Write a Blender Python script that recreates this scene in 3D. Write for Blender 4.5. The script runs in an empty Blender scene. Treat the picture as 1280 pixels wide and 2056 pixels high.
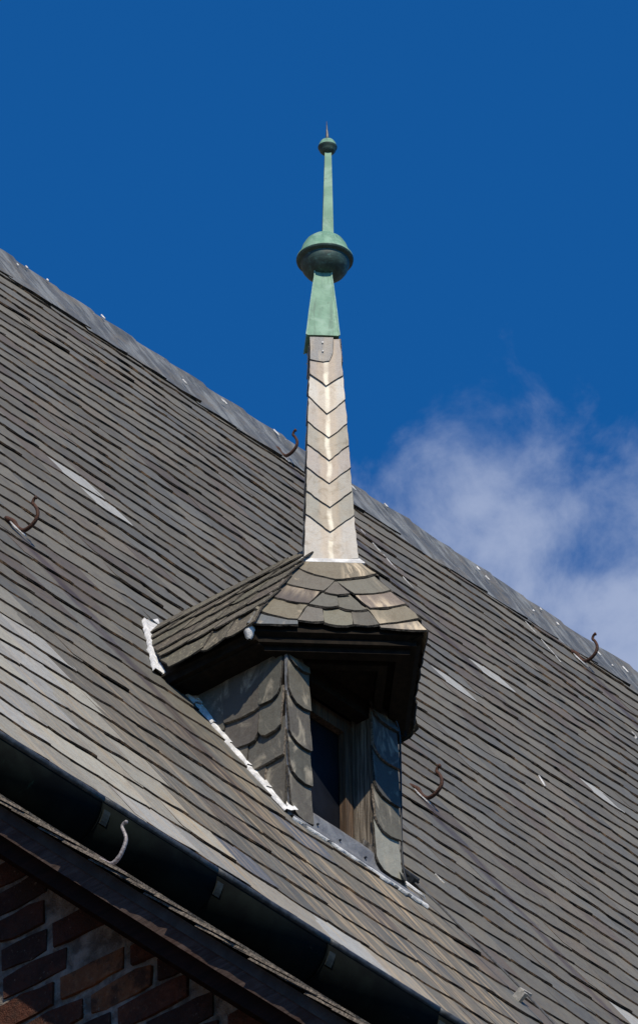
import bpy, math, random
from mathutils import Vector, Matrix, noise
R = math.radians
random.seed(7)
scene = bpy.context.scene
col = scene.collection

# ------------------------------------------------------------------ camera
CAM = Vector((-31.501, -26.397, -28.483))
FW = Vector((0.6238, 0.5236, 0.5799)).normalized()
RT = Vector((0.6523, -0.7577, -0.0167)); RT = (RT - FW * RT.dot(FW)).normalized()
UP = RT.cross(FW)
cd = bpy.data.cameras.new('camera'); cam = bpy.data.objects.new('camera', cd); col.objects.link(cam)
cd.sensor_fit = 'VERTICAL'; cd.sensor_height = 36.0; cd.sensor_width = 36.0
cd.lens = 26000 / 2056 * 36.0
cd.clip_start = 1.0; cd.clip_end = 6000
cam.matrix_world = Matrix(((RT.x, UP.x, -FW.x, CAM.x), (RT.y, UP.y, -FW.y, CAM.y), (RT.z, UP.z, -FW.z, CAM.z), (0, 0, 0, 1)))
scene.camera = cam
GROUND = -30.1

# ------------------------------------------------------------------ world, sun, exposure
LIGHT = Vector((0.442, 0.585, -0.680)).normalized()          # the way sunlight travels
SUN_EL = math.asin(-LIGHT.z); SUN_ROT = math.atan2(-LIGHT.x, -LIGHT.y)
SUN_STRENGTH = 4.9; SKY_STRENGTH = 0.075
scene.view_settings.view_transform = 'Standard'; scene.view_settings.look = 'None'
scene.view_settings.exposure = 0.0; scene.view_settings.gamma = 1.0; scene.view_settings.use_curve_mapping = False
sd = bpy.data.lights.new('sun', 'SUN'); sd.energy = SUN_STRENGTH; sd.angle = R(0.53); sd.color = (1.0, 0.88, 0.69)
sun = bpy.data.objects.new('sun', sd); col.objects.link(sun)
sun.rotation_euler = LIGHT.to_track_quat('-Z', 'Y').to_euler()


class NT:
    def __init__(self, tree):
        self.t = tree; tree.nodes.clear()
    def n(self, typ, **kw):
        nd = self.t.nodes.new(typ)
        for k, v in kw.items():
            if k.startswith('i_'):
                k = k[2:]; nd.inputs[int(k) if k.isdigit() else k.replace('_', ' ')].default_value = v
            else:
                setattr(nd, k, v)
        return nd
    def l(self, a, b): self.t.links.new(a, b)
    def val(self, x, sock):
        if hasattr(x, 'node'): self.l(x, sock)
        else: sock.default_value = x
    def math(self, op, a, b=0.0, c=0.0, clamp=False):
        nd = self.n('ShaderNodeMath', operation=op, use_clamp=clamp)
        self.val(a, nd.inputs[0]); self.val(b, nd.inputs[1]); self.val(c, nd.inputs[2]); return nd.outputs[0]
    def vmath(self, op, a, b):
        nd = self.n('ShaderNodeVectorMath', operation=op)
        self.val(a, nd.inputs[0]); self.val(b, nd.inputs[1])
        return nd.outputs['Value'] if op == 'DOT_PRODUCT' else nd.outputs['Vector']
    def noise(self, vec, scale, detail=4.0, rough=0.55, dist=0.0, stretch=None):
        if stretch:
            m = self.n('ShaderNodeMapping'); m.inputs['Scale'].default_value = stretch
            self.l(vec, m.inputs['Vector']); vec = m.outputs[0]
        nd = self.n('ShaderNodeTexNoise'); self.l(vec, nd.inputs['Vector'])
        nd.inputs['Scale'].default_value = scale; nd.inputs['Detail'].default_value = detail
        nd.inputs['Roughness'].default_value = rough; nd.inputs['Distortion'].default_value = dist
        return nd.outputs['Fac']
    def ramp(self, f, lo, hi, a=0.0, b=1.0):
        nd = self.n('ShaderNodeMapRange', interpolation_type='SMOOTHSTEP')
        self.val(f, nd.inputs[0]); nd.inputs[1].default_value = lo; nd.inputs[2].default_value = hi
        nd.inputs[3].default_value = a; nd.inputs[4].default_value = b
        return nd.outputs[0]
    def mix(self, f, a, b, mode='MIX'):
        nd = self.n('ShaderNodeMix', data_type='RGBA', blend_type=mode)
        self.val(f, nd.inputs[0])
        for x, s in ((a, nd.inputs[6]), (b, nd.inputs[7])):
            if hasattr(x, 'node'): self.l(x, s)
            else: s.default_value = (*x, 1)
        return nd.outputs[2]


world = bpy.data.worlds.new('World'); scene.world = world; world.use_nodes = True
W = NT(world.node_tree)
sky = W.n('ShaderNodeTexSky', sky_type='NISHITA'); sky.sun_disc = False
sky.sun_elevation = SUN_EL; sky.sun_rotation = SUN_ROT; sky.altitude = 0; sky.air_density = 1.0; sky.dust_density = 0.0; sky.ozone_density = 2.5
tc = W.n('ShaderNodeTexCoord'); dirn = tc.outputs['Generated']
deep = W.mix(1.0, sky.outputs[0], (0.11, 0.86, 1.62), 'MULTIPLY')
# clouds: ragged banks of cumulus, one of them low in the sky behind the ridge
fa = W.vmath('DOT_PRODUCT', dirn, tuple(FW)); fb = W.vmath('DOT_PRODUCT', dirn, tuple(RT)); fc = W.vmath('DOT_PRODUCT', dirn, tuple(UP))
ca = W.math('DIVIDE', fb, fa); cb = W.math('DIVIDE', fc, fa)            # tangent of the angles round the bank
da = W.math('DIVIDE', W.math('SUBTRACT', ca, 0.0250), 0.0275); db = W.math('DIVIDE', W.math('ADD', cb, 0.0080), 0.0155)
bank = W.math('SUBTRACT', 1.0, W.math('SQRT', W.math('ADD', W.math('MULTIPLY', da, da), W.math('MULTIPLY', db, db))))
bank = W.math('MAXIMUM', bank, -1.0)
front = W.math('GREATER_THAN', fa, 0.5)
bank = W.math('ADD', W.math('MULTIPLY', bank, front), W.math('MULTIPLY', W.math('SUBTRACT', front, 1.0), 1.0))
wide = W.ramp(W.noise(dirn, 5.0, 3.0), 0.55, 0.75, -1.0, 0.6)
away = W.math('GREATER_THAN', W.math('ADD', W.math('MULTIPLY', ca, ca), W.math('MULTIPLY', cb, cb)), 0.012)
wide = W.math('SUBTRACT', W.math('MULTIPLY', wide, 1.0), W.math('MULTIPLY', W.math('SUBTRACT', 1.0, away), 2.0))
cover = W.math('MAXIMUM', bank, wide)
ga = W.math('DIVIDE', W.math('SUBTRACT', ca, 0.0214), 0.0042); gb = W.math('DIVIDE', W.math('ADD', cb, 0.0040), 0.0032)
gap = W.ramp(W.math('SQRT', W.math('ADD', W.math('MULTIPLY', ga, ga), W.math('MULTIPLY', gb, gb))), 0.0, 1.7, 0.42, 0.0)
cover = W.math('SUBTRACT', cover, W.math('MULTIPLY', gap, front))
puff = W.noise(dirn, 95.0, 9.0, 0.60, 0.3)
puff2 = W.noise(dirn, 42.0, 2.0, 0.5)
cl = W.math('ADD', W.math('MULTIPLY', cover, 0.62), W.math('ADD', W.math('MULTIPLY', puff, 1.5), W.math('MULTIPLY', puff2, 0.9)))
cl = W.ramp(cl, 0.98, 1.72, 0.0, 0.97)
skyc = W.mix(cl, deep, (4.6, 5.6, 8.2))
bg = W.n('ShaderNodeBackground'); bg.inputs[1].default_value = SKY_STRENGTH
W.l(skyc, bg.inputs[0]); wo = W.n('ShaderNodeOutputWorld'); W.l(bg.outputs[0], wo.inputs[0])


# ------------------------------------------------------------------ helpers
def empty(name, loc=(0, 0, 0)):
    o = bpy.data.objects.new(name, None); o.location = loc; o.empty_display_size = 0.2
    col.objects.link(o); return o

def tag(o, label=None, cat=None, group=None, kind=None):
    if label: o['label'] = label
    if cat: o['category'] = cat
    if group: o['group'] = group
    if kind: o['kind'] = kind
    return o

class MB:
    """collects faces and links them as ONE mesh object"""
    def __init__(self): self.v = []; self.f = []; self.m = []; self.uv = []; self.t = []
    def face(self, pts, mat=0, uv=None, tint=(1, 1, 1)):
        b = len(self.v); self.v += [tuple(p) for p in pts]; self.f.append(tuple(range(b, b + len(pts))))
        self.m.append(mat); self.uv.append(uv or [(0, 0)] * len(pts)); self.t.append(tint)
    def shared(self, verts, faces, mat=0, tint=(1, 1, 1)):
        b = len(self.v); self.v += [tuple(p) for p in verts]
        for f in faces:
            self.f.append(tuple(i + b for i in f)); self.m.append(mat); self.uv.append([(0, 0)] * len(f)); self.t.append(tint)
    def build(self, name, mats, parent=None, smooth=False, loc=None):
        me = bpy.data.meshes.new(name)
        off = Vector(loc) if loc is not None else Vector((0, 0, 0))
        me.from_pydata([tuple(Vector(p) - off) for p in self.v], [], self.f)
        if not isinstance(mats, (list, tuple)): mats = [mats]
        for m in mats: me.materials.append(m)
        me.polygons.foreach_set('material_index', self.m)
        uvl = me.uv_layers.new(name='UVMap')
        flat = []
        for u in self.uv:
            for p in u: flat += [p[0], p[1]]
        uvl.data.foreach_set('uv', flat)
        ca = me.color_attributes.new('tint', 'FLOAT_COLOR', 'CORNER')
        flat = []
        for f, t in zip(self.f, self.t): flat += [t[0], t[1], t[2], 1.0] * len(f)
        ca.data.foreach_set('color', flat)
        if smooth: me.polygons.foreach_set('use_smooth', [True] * len(self.f))
        me.update()
        o = bpy.data.objects.new(name, me); col.objects.link(o)
        o.location = off
        if parent: o.parent = parent
        return o

def box(mb, c, s, ax=None, mat=0, tint=(1, 1, 1), jit=0.0):
    """box centred at c with full sizes s along axes ax"""
    ax = ax or (Vector((1, 0, 0)), Vector((0, 1, 0)), Vector((0, 0, 1))); c = Vector(c)
    vs = []
    for k in (-1, 1):
        for j in (-1, 1):
            for i in (-1, 1):
                p = c + ax[0] * (i * s[0] / 2) + ax[1] * (j * s[1] / 2) + ax[2] * (k * s[2] / 2)
                if jit: p += Vector([random.uniform(-jit, jit) for _ in range(3)])
                vs.append(p)
    mb.shared(vs, [(0, 2, 3, 1), (4, 5, 7, 6), (0, 1, 5, 4), (2, 6, 7, 3), (0, 4, 6, 2), (1, 3, 7, 5)], mat, tint)

def prism(mb, poly, d, mat=0):
    """extrude a 3-D polygon by vector d"""
    poly = [Vector(p) for p in poly]; d = Vector(d); n = len(poly)
    vs = poly + [p + d for p in poly]
    mb.shared(vs, [tuple(range(n)), tuple(range(2 * n - 1, n - 1, -1))] + [(i, i + n, (i + 1) % n + n, (i + 1) % n) for i in range(n)], mat)

def tube(mb, pts, rad, n=8, mat=0, caps=True):
    pts = [Vector(p) for p in pts]; rings = []
    ref = None
    for i, p in enumerate(pts):
        d = (pts[min(i + 1, len(pts) - 1)] - pts[max(i - 1, 0)]).normalized()
        if ref is None:
            ref = d.orthogonal().normalized()
        ref = (ref - d * ref.dot(d)).normalized(); b = d.cross(ref)
        r = rad[i] if isinstance(rad, (list, tuple)) else rad
        rings.append([p + (ref * math.cos(2 * math.pi * k / n) + b * math.sin(2 * math.pi * k / n)) * r for k in range(n)])
    vs = [q for rg in rings for q in rg]; fs = []
    for i in range(len(pts) - 1):
        for k in range(n):
            fs.append((i * n + k, i * n + (k + 1) % n, (i + 1) * n + (k + 1) % n, (i + 1) * n + k))
    if caps: fs += [tuple(range(n - 1, -1, -1)), tuple(range(len(pts) * n - n, len(pts) * n))]
    mb.shared(vs, fs, mat)

def lathe(mb, prof, c, n=40, mat=0, cap=False):
    vs = []; fs = []
    for r, z in prof:
        for k in range(n):
            a = 2 * math.pi * k / n; vs.append((c[0] + r * math.cos(a), c[1] + r * math.sin(a), c[2] + z))
    for i in range(len(prof) - 1):
        for k in range(n): fs.append((i * n + k, i * n + (k + 1) % n, (i + 1) * n + (k + 1) % n, (i + 1) * n + k))
    mb.shared(vs, fs, mat)

def smoothline(pts, k=4):
    pts = [Vector(p) for p in pts]; out = []
    for i in range(len(pts) - 1):
        p0 = pts[max(i - 1, 0)]; p1 = pts[i]; p2 = pts[i + 1]; p3 = pts[min(i + 2, len(pts) - 1)]
        for j in range(k):
            t = j / k
            out.append(0.5 * ((2 * p1) + (p2 - p0) * t + (2 * p0 - 5 * p1 + 4 * p2 - p3) * t * t + (3 * p1 - p0 - 3 * p2 + p3) * t ** 3))
    out.append(pts[-1]); return out

def densify(poly, step, chip, rnd):
    out = []
    n = len(poly)
    for i in range(n):
        a = poly[i]; b = poly[(i + 1) % n]; d = math.hypot(b[0] - a[0], b[1] - a[1])
        k = max(1, int(d / step))
        for j in range(k):
            t = j / k; c = chip if (j or k == 1) else chip * 0.5
            out.append((a[0] + (b[0] - a[0]) * t + rnd.uniform(-c, c), a[1] + (b[1] - a[1]) * t + rnd.uniform(-c, c)))
    return out

def slate(mb, poly, fn, hfn, t, chip=0.0012, step=0.03, cham=0.004, tint=(1, 1, 1), rnd=random, uvo=(0, 0), dens=True):
    """one slate: outline poly in surface coordinates, fn(a, b, h) -> point, hfn(a, b) underside height.
    The dressed edge is broken back: underside ring stands out a few mm further than the face."""
    p = densify(poly, step, chip, rnd) if dens else [(x + rnd.uniform(-chip, chip), y + rnd.uniform(-chip, chip)) for x, y in poly]
    n = len(p); cx = sum(q[0] for q in p) / n; cy = sum(q[1] for q in p) / n
    top = []; bot = []
    for i, (a, b) in enumerate(p):
        h = hfn(a, b); top.append(fn(a, b, h + t + rnd.uniform(-.0006, .0006)))
        pa = p[i - 1]; pb = p[(i + 1) % n]; tx, ty = pb[0] - pa[0], pb[1] - pa[1]; L = math.hypot(tx, ty) or 1
        nx, ny = ty / L, -tx / L
        if nx * (a - cx) + ny * (b - cy) < 0: nx, ny = -nx, -ny
        k = cham * rnd.uniform(0.3, 1.3)
        bot.append(fn(a + nx * k, b + ny * k, h))
    mb.face(top, 0, [(a + uvo[0], b + uvo[1]) for a, b in p], tint)
    b0 = len(mb.v); mb.v += [tuple(q) for q in top + bot]
    for i in range(n):
        j = (i + 1) % n; mb.f.append((b0 + i, b0 + n + i, b0 + n + j, b0 + j)); mb.m.append(1)
        mb.uv.append([(p[i][0] + uvo[0], p[i][1] + uvo[1]), (p[i][0] + uvo[0], p[i][1] + uvo[1] - .01), (p[j][0] + uvo[0], p[j][1] + uvo[1] - .01), (p[j][0] + uvo[0], p[j][1] + uvo[1])])
        mb.t.append(tint)
# ------------------------------------------------------------------ materials
def new_mat(name):
    m = bpy.data.materials.new(name); m.use_nodes = True; T = NT(m.node_tree)
    bs = T.n('ShaderNodeBsdfPrincipled'); out = T.n('ShaderNodeOutputMaterial'); T.l(bs.outputs[0], out.inputs[0])
    return m, T, bs

def bump(T, bs, h, strength, dist=0.005):
    b = T.n('ShaderNodeBump'); b.inputs['Strength'].default_value = strength; b.inputs['Distance'].default_value = dist
    T.l(h, b.inputs['Height']); T.l(b.outputs[0], bs.inputs['Normal'])

HOOKS = [(-0.684, 2.009), (4.206, 7.13), (1.662, 1.874), (6.162, 6.96)]

def slate_material(name, kind):
    m, T, bs = new_mat(name)
    uv = T.n('ShaderNodeUVMap', uv_map='UVMap').outputs[0]
    tint = T.n('ShaderNodeAttribute', attribute_name='tint').outputs['Color']
    geo = T.n('ShaderNodeNewGeometry').outputs['Position']
    sx = T.n('ShaderNodeSeparateXYZ'); T.l(uv, sx.inputs[0]); u, v = sx.outputs[0], sx.outputs[1]
    fine = T.noise(geo, 180.0, 4.0, 0.65)
    mid = T.noise(geo, 22.0, 6.0, 0.6, 0.6)
    streak = T.noise(uv, 1.0, 6.0, 0.62, 0.3, stretch=(46, 4.5, 1))
    streak2 = T.noise(uv, 1.0, 4.0, 0.55, 0.2, stretch=(14, 1.3, 1))
    fv = 0.05 if kind == 'spire' else 0.12
    c = T.mix(1.0, tint, T.mix(T.ramp(fine, 0.3, 0.7), (1 - fv,) * 3, (1 + fv,) * 3), 'MULTIPLY')
    c = T.mix(T.ramp(mid, 0.42, 0.72, 0, 0.55), c, T.mix(1.0, c, (0.78, 0.72, 0.66), 'MULTIPLY'))
    if kind == 'main':
        c = T.mix(T.ramp(streak, 0.52, 0.78, 0, 0.75), c, T.mix(1.0, c, (0.68, 0.66, 0.66), 'MULTIPLY'))
        warm = T.math('MULTIPLY', T.ramp(streak2, 0.5, 0.72), T.ramp(v, 3.4, -1.6, 0.12, 0.8))
        c = T.mix(T.math('MULTIPLY', warm, 0.8), c, T.mix(1.0, c, (1.20, 1.0, 0.76), 'MULTIPLY'))
        # dark run-off below each iron hook
        wob = T.math('MULTIPLY', T.math('SUBTRACT', T.noise(uv, 1.0, 3.0, 0.5, 0, stretch=(3, 1.6, 1)), 0.5), 0.16)
        for hu, hv in HOOKS:
            du = T.math('ABSOLUTE', T.math('SUBTRACT', T.math('ADD', u, wob), hu + 0.0))
            band = T.math('MULTIPLY', T.ramp(du, 0.02, 0.075, 1, 0), T.ramp(v, hv - 0.05, hv - 0.16, 0, 1))
            band = T.math('MULTIPLY', band, T.ramp(v, hv - 3.6, hv - 1.2, 0.0, 1))
            c = T.mix(T.math('MULTIPLY', band, T.ramp(streak, 0.3, 0.6, 0.5, 0.95)), c, T.mix(1.0, c, (0.50, 0.44, 0.52), 'MULTIPLY'))
        # pale lime and lead wash running down from the turret
        st3 = T.noise(uv, 1.0, 5.0, 0.6, 0.25, stretch=(30, 1.1, 1))
        zone = T.math('MULTIPLY', T.ramp(u, -1.55, -0.5, 0.45, 1), T.ramp(u, 0.25, 0.55, 1, 0))
        zone = T.math('MULTIPLY', zone, T.ramp(v, 0.9, -0.3, 0, 1))
        k = T.math('MULTIPLY', T.math('MULTIPLY', T.ramp(st3, 0.45, 0.68), zone), T.ramp(T.noise(uv, 1.0, 5.0, 0.65, 0.8, stretch=(5, 2.6, 1)), 0.34, 0.58, 0.3, 1))
        c = T.mix(T.math('MULTIPLY', k, 0.9), c, (0.40, 0.31, 0.20))
        ochre = T.ramp(T.noise(uv, 1.0, 5.0, 0.65, 0.3, stretch=(60, 9, 1)), 0.62, 0.8)
        c = T.mix(T.math('MULTIPLY', ochre, 0.45), c, (0.20, 0.125, 0.07))
        rough, spec = 0.62, 0.35
    elif kind == 'spire':
        w = T.math('MULTIPLY', T.math('SUBTRACT', T.noise(uv, 1.0, 3.0, 0.5, 0, stretch=(4, 9, 1)), 0.5), 0.03)
        du = T.math('ABSOLUTE', T.math('ADD', u, w))
        c = T.mix(T.ramp(streak, 0.45, 0.75, 0, 0.5), c, T.mix(1.0, c, (0.70, 0.66, 0.64), 'MULTIPLY'))
        c = T.mix(T.ramp(du, 0.026, 0.05, 0.30, 0), c, (0.60, 0.46, 0.31))
        patch = T.ramp(T.noise(uv, 1.0, 4.0, 0.6, 0.5, stretch=(8, 7, 1)), 0.34, 0.60, 0.08, 0.85)
        c = T.mix(T.math('MULTIPLY', T.ramp(du, 0.003, 0.014, 1.0, 0), patch), c, (0.86, 0.81, 0.68))
        grime = T.ramp(T.noise(geo, 17.0, 6.0, 0.68, 0.8), 0.52, 0.70, 0, 0.6)
        c = T.mix(grime, c, T.mix(1.0, c, (0.60, 0.55, 0.48), 'MULTIPLY'))
        rough, spec = 0.7, 0.3
    else:
        blot = T.noise(uv, 1.0, 5.0, 0.6, 1.4, stretch=(9, 5, 1))
        c = T.mix(T.ramp(streak, 0.5, 0.8, 0, 0.6), c, T.mix(1.0, c, (0.62, 0.60, 0.60), 'MULTIPLY'))
        c = T.mix(T.ramp(blot, 0.54, 0.72, 0, 0.80) if kind == 'wall' else T.ramp(blot, 0.60, 0.74, 0, 0.62), c, (0.34, 0.31, 0.25) if kind == 'wall' else (0.42, 0.36, 0.27))
        if kind == 'hip':
            st = T.noise(uv, 1.0, 5.0, 0.6, 0.4, stretch=(26, 5, 1))
            side = T.ramp(T.noise(uv, 1.0, 2.0, 0.5, 0, stretch=(2.5, 1.2, 1)), 0.52, 0.66)
            c = T.mix(T.math('MULTIPLY', T.math('MULTIPLY', T.ramp(st, 0.42, 0.62), side), 0.85), c, (0.62, 0.52, 0.38))
        if kind == 'lichen':
            li = T.ramp(T.noise(geo, 85.0, 5.0, 0.7), 0.56, 0.66)
            c = T.mix(T.math('MULTIPLY', li, 0.8), c, (0.40, 0.37, 0.26))
        rough, spec = 0.68, 0.2
    T.l(c, bs.inputs['Base Color']); bs.inputs['Roughness'].default_value = rough
    T.l(T.ramp(mid, 0.3, 0.75, rough + 0.12, rough - 0.12), bs.inputs['Roughness'])
    bs.inputs['Specular IOR Level'].default_value = spec
    h = T.math('ADD', T.math('MULTIPLY', T.noise(geo, 35.0, 6.0, 0.6), 1.0), T.math('MULTIPLY', fine, 0.22))
    bump(T, bs, h, 0.5 if kind == 'spire' else 0.55, 0.006)
    return m

def simple(name, col_a, col_b, rough=0.6, metal=0.0, scale=20.0, stretch=None, bstr=0.3, bdist=0.004, spec=0.4, detail=5.0, extra=None, lo=0.35, hi=0.7):
    m, T, bs = new_mat(name)
    geo = T.n('ShaderNodeNewGeometry').outputs['Position']
    f = T.noise(geo, scale if not stretch else 1.0, detail, 0.62, 0.3, stretch=stretch)
    c = T.mix(T.ramp(f, lo, hi), col_a, col_b)
    if extra: c = extra(T, geo, c)
    T.l(c, bs.inputs['Base Color']); bs.inputs['Roughness'].default_value = rough; bs.inputs['Metallic'].default_value = metal
    bs.inputs['Specular IOR Level'].default_value = spec
    bump(T, bs, T.math('ADD', f, T.math('MULTIPLY', T.noise(geo, 160.0, 3.0), 0.3)), bstr, bdist)
    return m

M = {}
M['slate'] = slate_material('weathered_roof_slate', 'main')
M['spire'] = slate_material('pale_spire_slate', 'spire')
M['wall'] = slate_material('cheek_slate', 'wall')
M['hip'] = slate_material('hip_slate', 'hip')
M['side'] = slate_material('lichen_slate', 'lichen')
def rim(T, geo, c):
    return T.mix(T.ramp(T.noise(geo, 16.0, 5.0, 0.65), 0.46, 0.68, 0, 0.7), c, (0.15, 0.092, 0.052))
M['edge'] = simple('broken_slate_edge', (0.016, 0.013, 0.011), (0.05, 0.038, 0.028), 0.85, scale=70, bstr=0.7, bdist=0.008, spec=0.15, extra=rim)
M['edge_grey'] = simple('grey_broken_slate_edge', (0.02, 0.019, 0.017), (0.07, 0.063, 0.055), 0.85, scale=80, bstr=0.7, bdist=0.006, spec=0.15)
M['edge_pale'] = simple('pale_slate_edge', (0.05, 0.045, 0.04), (0.20, 0.17, 0.14), 0.85, scale=90, bstr=0.7, bdist=0.006, spec=0.15)
def patina(T, geo, c):
    st = T.noise(geo, 1.0, 5.0, 0.6, 0.4, stretch=(45, 45, 7))
    c = T.mix(T.ramp(st, 0.46, 0.70, 0, 0.7), c, (0.075, 0.15, 0.12))
    pale = T.ramp(T.noise(geo, 11.0, 5.0, 0.65, 0.6), 0.50, 0.66, 0, 0.65)
    c = T.mix(pale, c, (0.27, 0.43, 0.35))
    return T.mix(T.ramp(T.noise(geo, 30.0, 5.0, 0.7), 0.62, 0.72, 0, 0.7), c, (0.06, 0.09, 0.075))
M['copper'] = simple('green_copper', (0.125, 0.27, 0.195), (0.20, 0.37, 0.275), 0.62, 0.0, scale=14, bstr=0.15, spec=0.35, extra=patina)
M['copper_edge'] = simple('pale_copper_fold', (0.22, 0.38, 0.30), (0.34, 0.50, 0.42), 0.6, scale=60, bstr=0.3)
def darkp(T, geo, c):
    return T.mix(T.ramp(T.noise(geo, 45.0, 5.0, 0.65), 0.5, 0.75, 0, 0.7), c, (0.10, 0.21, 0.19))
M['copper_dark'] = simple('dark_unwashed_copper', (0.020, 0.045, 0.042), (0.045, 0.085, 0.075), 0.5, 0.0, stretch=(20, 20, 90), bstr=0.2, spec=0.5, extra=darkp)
M['iron'] = simple('rusty_iron', (0.035, 0.017, 0.012), (0.085, 0.036, 0.022), 0.75, 0.0, scale=120, bstr=0.6, spec=0.3)
M['iron_tip'] = simple('worn_grey_iron', (0.16, 0.145, 0.15), (0.40, 0.38, 0.38), 0.5, 0.1, scale=110, bstr=0.4, extra=lambda T, g, c: T.mix(T.ramp(T.noise(g, 25.0, 3.0), 0.55, 0.7, 0, 0.6), c, (0.22, 0.10, 0.06)))
M['lead'] = simple('bright_lead', (0.45, 0.46, 0.47), (0.80, 0.81, 0.82), 0.45, 0.0, scale=24, bstr=0.6, bdist=0.012, spec=0.5, extra=lambda T, g, c: T.mix(T.ramp(T.noise(g, 50.0, 6.0, 0.7), 0.56, 0.72, 0, 0.65), c, (0.30, 0.255, 0.20)))
M['lead_dull'] = simple('dull_grey_lead', (0.115, 0.12, 0.132), (0.20, 0.21, 0.225), 0.5, 0.0, scale=16, bstr=0.5, bdist=0.01, spec=0.5, extra=lambda T, g, c: T.mix(T.ramp(T.noise(g, 1.0, 6.0, 0.7, 0.3, stretch=(110, 110, 16)), 0.58, 0.74, 0, 0.7), c, (0.42, 0.43, 0.45)))
def ridgec(T, geo, c):
    # streaks run down the slope: coordinates along the ridge, down the slope
    s = T.n('ShaderNodeSeparateXYZ'); T.l(geo, s.inputs[0])
    cmb = T.n('ShaderNodeCombineXYZ'); T.l(T.math('ADD', s.outputs[0], 0.0), cmb.inputs[0]); T.l(s.outputs[2], cmb.inputs[1])
    st = T.noise(cmb.outputs[0], 1.0, 6.0, 0.68, 0.25, stretch=(13, 3.0, 1))
    c = T.mix(T.ramp(st, 0.44, 0.62, 0, 0.9), c, (0.23, 0.245, 0.245))
    st2 = T.noise(cmb.outputs[0], 1.0, 6.0, 0.68, 0.25, stretch=(14, 3.0, 1))
    c = T.mix(T.ramp(st2, 0.50, 0.66, 0, 0.75), c, (0.10, 0.10, 0.09))
    c = T.mix(T.ramp(T.noise(geo, 7.0, 6.0, 0.7), 0.52, 0.62, 0, 0.55), c, (0.17, 0.155, 0.125))
    return T.mix(T.ramp(T.noise(geo, 60.0, 5.0, 0.7), 0.64, 0.7, 0, 0.8), c, (0.5, 0.5, 0.48))
M['ridge'] = simple('streaked_ridge_lead', (0.075, 0.083, 0.087), (0.13, 0.136, 0.138), 0.5, 0.1, scale=9, bstr=0.6, bdist=0.012, extra=ridgec)
def grain(T, geo, c):
    return T.mix(T.ramp(T.noise(geo, 1.0, 4.0, 0.6, 0.1, stretch=(160, 160, 5)), 0.48, 0.62, 0, 0.8), c, (0.05, 0.042, 0.036))
M['wood_grey'] = simple('silvered_oak', (0.08, 0.068, 0.056), (0.27, 0.24, 0.205), 0.9, stretch=(60, 60, 3), bstr=0.8, bdist=0.006, spec=0.2, extra=grain)
M['wood_brown'] = simple('brown_window_frame', (0.045, 0.028, 0.019), (0.14, 0.095, 0.065), 0.75, stretch=(70, 70, 4), bstr=0.7, bdist=0.005, spec=0.2, extra=grain)
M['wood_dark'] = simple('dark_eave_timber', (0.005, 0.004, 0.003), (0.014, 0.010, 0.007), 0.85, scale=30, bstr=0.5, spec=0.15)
M['barge'] = simple('purple_brown_bargeboard', (0.040, 0.028, 0.024), (0.085, 0.062, 0.055), 0.8, stretch=(20, 6, 55), bstr=0.8, bdist=0.006, spec=0.2, extra=lambda T, g, c: T.mix(T.ramp(T.noise(g, 5.0, 4.0), 0.5, 0.7, 0, 0.6), c, (0.04, 0.018, 0.012)))
M['rafter'] = simple('red_brown_rafter', (0.008, 0.004, 0.003), (0.022, 0.009, 0.006), 0.85, stretch=(12, 5, 30), bstr=0.5, spec=0.15)
M['pane'] = simple('dark_window_pane', (0.004, 0.005, 0.008), (0.010, 0.012, 0.018), 0.45, scale=4, bstr=0.05, spec=0.10)
M['gutter'] = simple('black_green_gutter', (0.004, 0.005, 0.0055), (0.007, 0.010, 0.0095), 0.75, 0.0, scale=7, bstr=0.1, spec=0.03, extra=lambda T, g, c: T.mix(T.ramp(T.noise(g, 1.0, 5.0, 0.6, 1.5, stretch=(9, 3, 3)), 0.68, 0.74, 0, 0.35), c, (0.02, 0.05, 0.04)))
M['bead'] = simple('gutter_bead_zinc', (0.022, 0.027, 0.034), (0.065, 0.075, 0.088), 0.5, 0.3, scale=28, bstr=0.4, spec=0.4)
M['strap'] = simple('gutter_strap_metal', (0.010, 0.014, 0.014), (0.022, 0.028, 0.027), 0.6, 0.0, scale=40, bstr=0.3)
def sooty(T, geo, c):
    c = T.mix(T.ramp(T.noise(geo, 9.0, 5.0, 0.65), 0.42, 0.62, 0, 0.85), c, (0.035, 0.022, 0.018))
    return T.mix(T.ramp(T.noise(geo, 60.0, 5.0, 0.7), 0.6, 0.72, 0, 0.5), c, (0.28, 0.22, 0.17))
M['brick'] = []
for k, (a, b) in enumerate((((0.07, 0.028, 0.019), (0.13, 0.054, 0.034)), ((0.06, 0.028, 0.022), (0.09, 0.04, 0.03)), ((0.16, 0.065, 0.032), (0.26, 0.12, 0.06)), ((0.035, 0.02, 0.018), (0.075, 0.04, 0.032)))):
    M['brick'].append(simple('old_brick_tone_%s' % 'abcd'[k], a, b, 0.9, scale=18, bstr=1.0, bdist=0.02, spec=0.12, extra=sooty))
M['mortar'] = simple('grey_lime_mortar', (0.10, 0.088, 0.076), (0.30, 0.27, 0.235), 0.95, scale=14, bstr=1.0, bdist=0.02, spec=0.1)
M['cable'] = simple('grey_cable_steel', (0.09, 0.09, 0.09), (0.16, 0.16, 0.155), 0.5, 0.4, scale=60, bstr=0.1)
M['pipe'] = simple('black_conductor', (0.01, 0.012, 0.015), (0.02, 0.024, 0.03), 0.5, scale=60, bstr=0.1)
M['clamp'] = simple('pale_zinc_clamp', (0.30, 0.29, 0.26), (0.5, 0.48, 0.44), 0.5, 0.2, scale=60, bstr=0.4)
M['deck'] = simple('dark_roof_boarding', (0.03, 0.027, 0.024), (0.06, 0.055, 0.05), 0.9, scale=10, bstr=0.5)
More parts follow.
